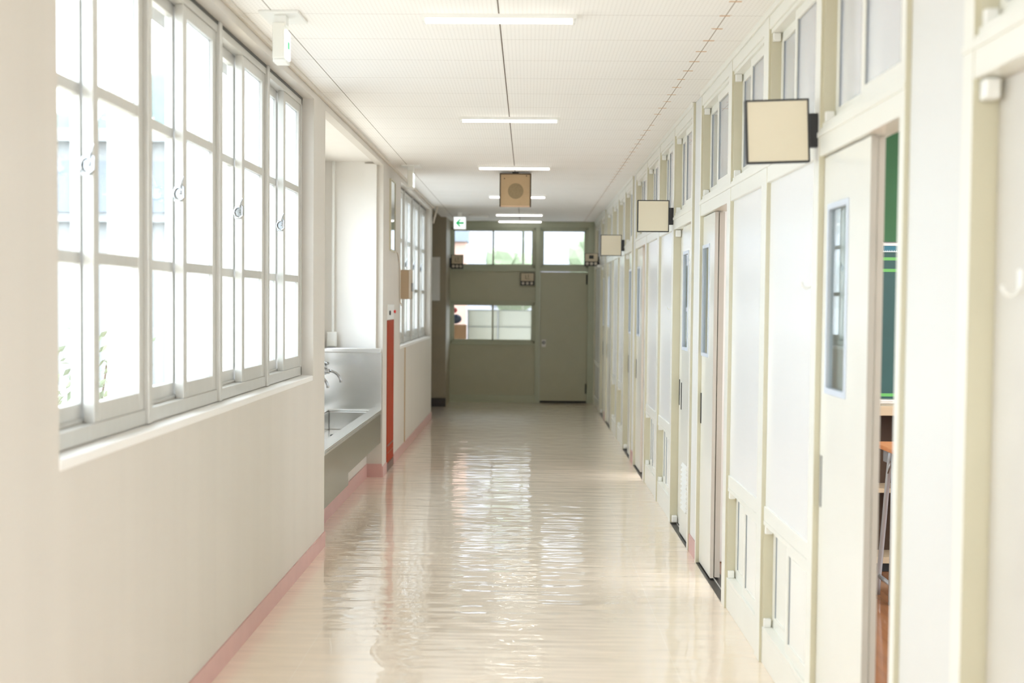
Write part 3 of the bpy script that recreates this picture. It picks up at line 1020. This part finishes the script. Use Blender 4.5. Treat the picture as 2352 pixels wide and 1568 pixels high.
SW = thing('switch_box', 'white switch box with conduit on the white alcove wall above the sink', 'switch', (-1.66, 9.63, 1.17))
BX(-1.705, -1.62, 9.585, 9.63, 1.11, 1.24).build('body', M['white_pl'], SW, bevel=0.01)
BX(-1.69, -1.635, 9.578, 9.585, 1.12, 1.165).build('cover', M['ivory'], SW, bevel=0.003)
BX(-1.665, -1.645, 9.612, 9.63, 1.24, 2.678).build('conduit', M['white_pl'], SW, bevel=0.003)

# ------------------------------------------------------------------ red hose cabinet, mirror, box
HC = thing('fire_hose_cabinet', 'tall red-orange fire hose cabinet set in the cream wall by the sink', 'cabinet', (XL, 10.18, 0))
BX(XL + 0.0005, XL + 0.006, 9.94, 10.42, 0.075, 1.335).build('door', M['red'], HC, bevel=0.002)
BX(XL + 0.0005, XL + 0.007, 9.94, 10.42, 0.0, 0.07).build('kick_plate', M['kick'], HC)
tp = BX(XL + 0.0005, XL + 0.007, 9.94, 10.42, 1.34, 1.475).build('alarm_panel', M['white_pl'], HC, bevel=0.002)
MB().ball((XL + 0.028, 10.3, 1.41), 0.016, 2, (0.7, 1, 1)).build('red_lamp', M['red_lamp'], tp, smooth=True)
MB().tube([(XL + 0.005, 10.07, 1.40), (XL + 0.018, 10.07, 1.40)], 0.02, 20).build('call_button', M['black'], tp)
BX(XL + 0.006, XL + 0.0075, 9.96, 10.4, 0.16, 0.165).build('seam', M['kick'], HC)
BX(XL + 0.006, XL + 0.0075, 9.96, 10.4, 0.22, 0.235).build('seam', M['kick'], HC)

MR = thing('mirror', 'tall narrow framed mirror high on the cream wall over the red cabinet', 'mirror', (XL, 10.25, 1.95))
BX(XL + 0.004, XL + 0.010, 10.09, 10.42, 1.965, 2.575).build('mirror_glass', M['mirror'], MR)
m = MB()
for q in ((10.078, 10.09, 1.953, 2.587), (10.42, 10.432, 1.953, 2.587), (10.09, 10.42, 1.953, 1.965), (10.09, 10.42, 2.575, 2.587)):
    m.box(XL, XL + 0.016, *q)
m.build('frame', M['ivory_side'], MR)

WBX = thing('wall_mounted_box', 'tan metal box standing out from the cream wall beside the far windows', 'box', (XL, 11.0, 1.66))
BX(XL, XL + 0.108, 10.9, 11.06, 1.525, 1.805).build('body', M['tan'], WBX, bevel=0.004)
BX(XL + 0.09, XL + 0.11, 10.897, 10.9, 1.53, 1.80).build('lid_edge', M['trimc'], WBX)
BX(XL + 0.108, XL + 0.125, 10.95, 10.99, 1.60, 1.68).build('latch', M['chrome'], WBX, bevel=0.003)
tag(MB().tube([(XL + 0.006, 10.42, 1.95), (XL + 0.008, 10.6, 1.965), (XL + 0.008, 10.72, 1.94), (XL + 0.008, 10.8, 1.88), (XL + 0.01, 10.86, 1.80), (XL + 0.008, 10.88, 1.6), (XL + 0.008, 10.9, 1.5), (XL + 0.012, 10.98, 1.46)], 0.006, 8)
    .build('cable', M['trimc'], smooth=True), 'thin loose cable running from the mirror to the tan wall box', 'cable')
tag(MB().tube([(XL + 0.02, 14.46, 2.50), (XL + 0.03, 14.5, 2.56), (XL + 0.045, 14.53, 2.62), (XL + 0.06, 14.55, 2.69), (XL + 0.062, 14.55, 2.715)], 0.012, 10)
    .build('pipe', M['trimc'], smooth=True), 'bent pale pipe in the ceiling corner before the side passage', 'pipe')
tag(BX(-1.38, -1.268, 16.268, 16.279, 1.52, 2.14).build('notice_sheet', M['paper']), 'pale paper notice on the taupe lobby wall', 'paper')


def indicator(label, x0, x1, y, z0, z1, side=None, screen=False):
    I = thing('indicator_box', label, 'indicator', ((x0 + x1) / 2, y, z0), 'small indicator boxes near the end of the corridor')
    zs = z0 + (z1 - z0) * 0.36
    BX(x0, x1, y, y + 0.05, z0, z1).build('case', M['black'], I, bevel=0.003)
    f = BX(x0 + 0.012, x1 - 0.012, y - 0.004, y, zs, z1 - 0.008).build('face_plate', M['ind_face'], I)
    if screen:
        BX((x0 + x1) / 2 - 0.034, (x0 + x1) / 2 + 0.03, y - 0.007, y - 0.004, zs + 0.035, z1 - 0.03).build('dark_window', M['rubber'], f)
    else:
        mm = MB()
        c = (x0 + x1) / 2
        mm.box(c - 0.03, c + 0.035, y - 0.006, y - 0.004, zs + 0.03, zs + 0.036)
        mm.box(c - 0.03, c - 0.022, y - 0.006, y - 0.004, zs + 0.036, zs + 0.085)
        mm.box(c + 0.01, c + 0.018, y - 0.006, y - 0.004, zs + 0.05, zs + 0.095)
        mm.build('mark', M['dkwood'], f)
    for k in range(3):
        xx = x0 + (x1 - x0) * (0.2 + 0.3 * k)
        zz = (z0 + zs) / 2
        MB().tube([(xx, y, zz), (xx, y - 0.012, zz)], 0.021, 16).build('knob', M['knob'], I)
    if side:
        a, b = sorted(side)
        BX(a, b, y + 0.01, y + 0.045, z0 + 0.02, z1 - 0.05).build('bracket', M['rubber'], I)
    return I


indicator('small indicator box below the arrow sign, in front of the end window', -1.155, -0.972, 16.9, 1.995, 2.205, side=(-1.175, -1.155))
indicator('small indicator box on the end partition beside the door frame', -0.125, 0.088, YE - 0.055, 1.756, 1.95)
indicator('small indicator box with a dark square, beside the partition at the end', 0.775, 0.972, 15.9, 2.02, 2.20, side=(0.972, XR - 0.006), screen=True)
tag(MB().ball((0.965, 15.72, 2.01), 0.032, 2, (0.9, 1.2, 0.8)).tube([(0.965, 15.72, 2.01), (XR + 0.0, 15.72, 2.03)], 0.012, 10).build('bell', M['white_pl'], smooth=True),
    'small rounded white fitting under the farthest indicator box', 'fitting')


# ------------------------------------------------------------------ coat hooks
def hook(label, x, y, z):
    H = thing('wall_hook', label, 'hook', (x, y, z), 'small white hooks on the partition')
    BX(x - 0.005, x, y - 0.012, y + 0.012, z - 0.01, z + 0.03).build('plate', M['white_pl'], H, bevel=0.002)
    pts = []
    for k in range(8):
        a = math.radians(-10 - k * 25)
        pts.append((x - 0.022 + 0.018 * math.cos(a), y, z - 0.005 + 0.02 * math.sin(a)))
    MB().tube([(x - 0.004, y, z + 0.012)] + pts, 0.004, 8).build('prong', M['white_pl'], H, smooth=True)
    return H


hook('small white hook on the white panel near the open door', XR + 0.010, 4.02, 1.585)
hook('tiny white hook on the white panel before the louvred door', XR + 0.010, 7.92, 1.49)
hook('blurred white hook on the grey door leaf at the picture edge', XR + 0.05, 2.42, 1.55)

# ------------------------------------------------------------------ classroom seen through the gap
yb = 6.62
CB = thing('chalkboard', 'dark green chalkboard glimpsed through the open door gap', 'chalkboard', (3.4, yb, 0.95))
BX(1.45, 5.4, yb - 0.03, yb - 0.002, 0.965, 1.81).build('board', M['board'], CB)
BX(1.45, 5.4, yb - 0.036, yb - 0.002, 1.81, 1.846).build('ruler_strip', M['ruler'], CB)
BX(1.42, 5.43, yb - 0.04, yb - 0.002, 1.846, 1.86).build('top_frame', M['alu'], CB)
for z in (1.762, 1.696, 0.978):
    BX(1.45, 5.4, yb - 0.032, yb - 0.03, z, z + 0.018).build('tape_line', M['tape'], CB)
BX(1.42, 5.43, yb - 0.10, yb - 0.002, 0.94, 0.965).build('chalk_tray', M['alu'], CB, bevel=0.004)
tag(BX(1.3, 5.5, yb - 0.02, yb - 0.001, 1.87, 2.72).build('pin_board', M['pin']), 'plain green pin board above the chalkboard', 'board')
CBN = thing('low_cabinet', 'low beige open cabinet with dark inside under the chalkboard', 'cabinet', (2.6, yb - 0.2, 0))
ya, yz = yb - 0.22, yb - 0.004
BX(1.5, 3.7, ya - 0.01, yz, 0.885, 0.94).build('top', M['beige_wood'], CBN, bevel=0.003)
BX(1.52, 3.68, yz - 0.02, yz, 0.08, 0.885).build('back', M['dark_in'], CBN)
BX(1.52, 3.68, ya, yz - 0.02, 0.45, 0.475).build('shelf', M['beige_wood'], CBN)
BX(1.52, 3.68, ya, yz - 0.02, 0.05, 0.085).build('bottom', M['beige_wood'], CBN)
for x in (1.52, 2.3, 3.06, 3.66):
    BX(x, x + 0.02, ya, yz - 0.02, 0.085, 0.885).build('side', M['dark_in'], CBN)
BX(1.54, 3.66, ya + 0.02, yz, 0, 0.05).build('kick', M['rubber'], CBN)

DK = thing('school_desk', 'school desk with orange wood top and silver tube legs behind the door gap', 'desk', (2.1, 5.7, 0))
BX(1.79, 2.42, 5.50, 5.92, 0.775, 0.797).build('top', M['desk'], DK, bevel=0.004)
BX(1.84, 2.38, 5.54, 5.88, 0.70, 0.77).build('tray', M['silver'], DK)
for x in (1.835, 2.375):
    MB().tube([(x, 5.70, 0.775), (x, 5.69, 0.4), (x, 5.70, 0.0)], 0.0125, 12).build('leg', M['silver'], DK, smooth=True)
    MB().tube([(x, 5.735, 0.775), (x, 5.76, 0.72), (x, 5.90, 0.08), (x, 5.91, 0.0)], 0.0125, 12).build('leg', M['silver'], DK, smooth=True)
    MB().tube([(x, 5.70, 0.10), (x, 5.895, 0.10)], 0.011, 10).build('stretcher', M['silver'], DK, smooth=True)
MB().tube([(1.835, 5.72, 0.735), (1.815, 5.70, 0.70), (1.815, 5.72, 0.66), (1.83, 5.74, 0.69)], 0.003, 6).build('bag_hook', M['chrome'], DK, smooth=True)

# ------------------------------------------------------------------ outside
tag(BX(-40, XL - TH, -20, 60, -0.5, -0.2).build('ground_outside', M['ground']), 'pale ground outside the windows', 'ground', kind=S)
tag(BX(-4.2, 30, 17.6, 60, -0.5, -0.05).build('ground_outside', M['ground']), 'pale ground outside the end door', 'ground', kind=S)
tag(BX(-1.76, XL - TH, -6, 14.5, 2.80, 2.96).build('roof_eave', M['ext']), 'white roof eave outside the windows', 'eave', kind=S)
tag(BX(-4.2, 9, 17.2, 19.2, 2.76, 2.95).build('roof_porch', M['ext']), 'porch roof outside the end door', 'roof', kind=S)
B = thing('school_wing', 'pale school building wing seen overexposed through the nearest windows', 'building', (-11, 24, -0.2))
BX(-22, -5, 22.3, 30, -0.2, 4.75).build('wall', M['ext'], B)
BX(-22.3, -4.8, 22.0, 30.2, 4.55, 4.8).build('roof_edge', M['ext'], B)
for k in range(5):
    BX(-21.4 + k * 3.2, -18.3 + k * 3.2, 22.26, 22.3, 3.2, 4.2).build('window', M['ext_grey'], B)
BX(-22, -5, 22.1, 22.3, 3.0, 3.1).build('ledge', M['ext'], B)


def tree(label, x, y, z, h, r, mat, n=9):
    T = thing('tree', label, 'tree', (x, y, z), 'trees beyond the school buildings')
    MB().tube([(x, y, z), (x + .1, y, z + h * .35), (x, y, z + h * .6)], [r * .12, r * .09, r * .05], 8).build('trunk', M['bark'], T)
    m = MB()
    for k in range(n):
        a = random.uniform(0, 6.28)
        q = random.uniform(0.1, 0.75) * r
        m.ball((x + q * math.cos(a), y + q * math.sin(a) * .7, z + h * random.uniform(.5, .95)), r * random.uniform(.35, .6), 2, (1, 1, .85), 0.14)
    m.build('crown', mat, T)


m = MB()
for k, (x, y, r, h) in enumerate(((-31, 72, 9, 14.5), (-22, 70, 7, 16.5), (-13, 74, 9, 15), (-42, 72, 10, 13))):
    m.ball((x, y, -1), 1, 4, (r, 8, h), 0.012)
tag(m.build('hill_outside', M['leaf2'], smooth=True), 'hazy blue-green wooded hill above the pale school wing', 'hill', kind=S)
SB = thing('shrub', 'sparse leafy shrub outside just below the nearest windows', 'shrub', (-2.3, 5.7, -0.2))
m = MB()
for k in range(9):
    a = random.uniform(0, 6.28)
    m.tube([(-2.4, 6.0, -0.2), (-2.4 + .25 * math.cos(a), 6.0 + .4 * math.sin(a), 0.5), (-2.4 + .4 * math.cos(a), 6.0 + .8 * math.sin(a), 1.1)], [0.014, 0.010, 0.005], 6)
m.build('stem', M['bark'], SB)
m = MB()
for k in range(900):
    z = random.triangular(-0.1, 1.45, 0.75)
    m.leaf((-2.4 + random.gauss(0, .26), 6.0 + random.gauss(0, .5), z), random.uniform(.02, .04))
m.build('foliage', M['leaf'], SB)

# beyond the end partition
PB = thing('far_building', 'grey building blurred behind the end windows', 'building', (0, 31, 0))
BX(-4.2, 9, 30.6, 38, -0.1, 6.2).build('wall', paint('grey_block_wall', (160, 158, 164), .8), PB)  # height shaped to limit the sky mirrored in the corridor floor
BX(-4.5, 9.3, 30.4, 38.3, 6.2, 6.4).build('roof', M['ext'], PB)
for k in range(4):
    for zz in (1.4, 4.4):
        BX(-3.4 + k * 2.4, -2.2 + k * 2.4, 30.55, 30.6, zz, zz + 1.4).build('window', M['ext_grey'], PB)
GP = thing('gate_pillar', 'pale pink pillar with grey cap outside beyond the arrow sign', 'pillar', (-1.4, 23.3, -0.05))
BX(-1.62, -1.27, 23, 23.6, -0.05, 2.72).build('shaft', M['pinkb'], GP)
BX(-1.70, -1.24, 22.9, 23.7, 2.72, 3.1).build('cap', M['ext_grey'], GP)
PP = thing('porch_railing', 'thin metal porch post and rail outside the end windows', 'post', (-0.09, 18.95, -0.05))
BX(-0.115, -0.075, 18.93, 18.97, -0.05, 2.76).build('post', M['olive_f'], PP)
BX(-0.075, 2.2, 18.94, 18.96, 2.12, 2.14).build('rail', M['olive_f'], PP)
for i, (x, y, h, r) in enumerate(((-0.3, 27, 3.0, 0.8), (1.6, 25, 3.2, 0.9), (3.4, 27.5, 3.4, 0.9))):
    tree(['loose tree outside the end window', 'pale green tree outside above the end door', 'bushy tree outside at the edge of the end door transom'][i], x, y, -0.1, h, r, M['leaf'], 7)
SCN = thing('folding_screen', 'white folding screen outside behind the low end window', 'screen', (-0.5, 18.4, 0))
BX(-0.98, -0.50, 18.40, 18.43, 0.75, 1.37).build('panel', M['white_pl'], SCN)
BX(-0.49, 0.06, 18.40, 18.43, 0.75, 1.37).build('panel', M['white_pl'], SCN)
m = MB()
m.box(-0.99, 0.07, 18.385, 18.40, 1.365, 1.38).box(-0.99, 0.07, 18.385, 18.40, 1.10, 1.112)
for x in (-0.98, -0.495, 0.05):
    m.box(x, x + 0.02, 18.38, 18.44, -0.05, 1.37)
m.build('rail', M['silver'], SCN)
tag(BX(-1.28, -1.0, 18.2, 18.5, -0.05, 1.14).build('storage_box', M['card'], bevel=0.006), 'brown box standing outside behind the low end window', 'box')
m = MB()
m.ball((-1.17, 18.35, 1.228), 0.085, 2, (1.2, 1, 0.95), .05)
tag(m.build('sports_bag', M['navy'], smooth=True), 'dark blue bag lying on the brown box outside', 'bag')
tag(MB().ball((-1.2, 18.3, 1.37), 0.06, 2, (1, 1, .8), .05).build('cloth_bundle', M['redcloth'], smooth=True), 'red cloth bundle on top of the dark blue bag', 'cloth')
tag(BX(0.49, 0.97, 18.25, 18.33, 2.70, 2.76).build('porch_light', M['white_pl'], bevel=0.01), 'white porch light seen through the end door transom', 'light')
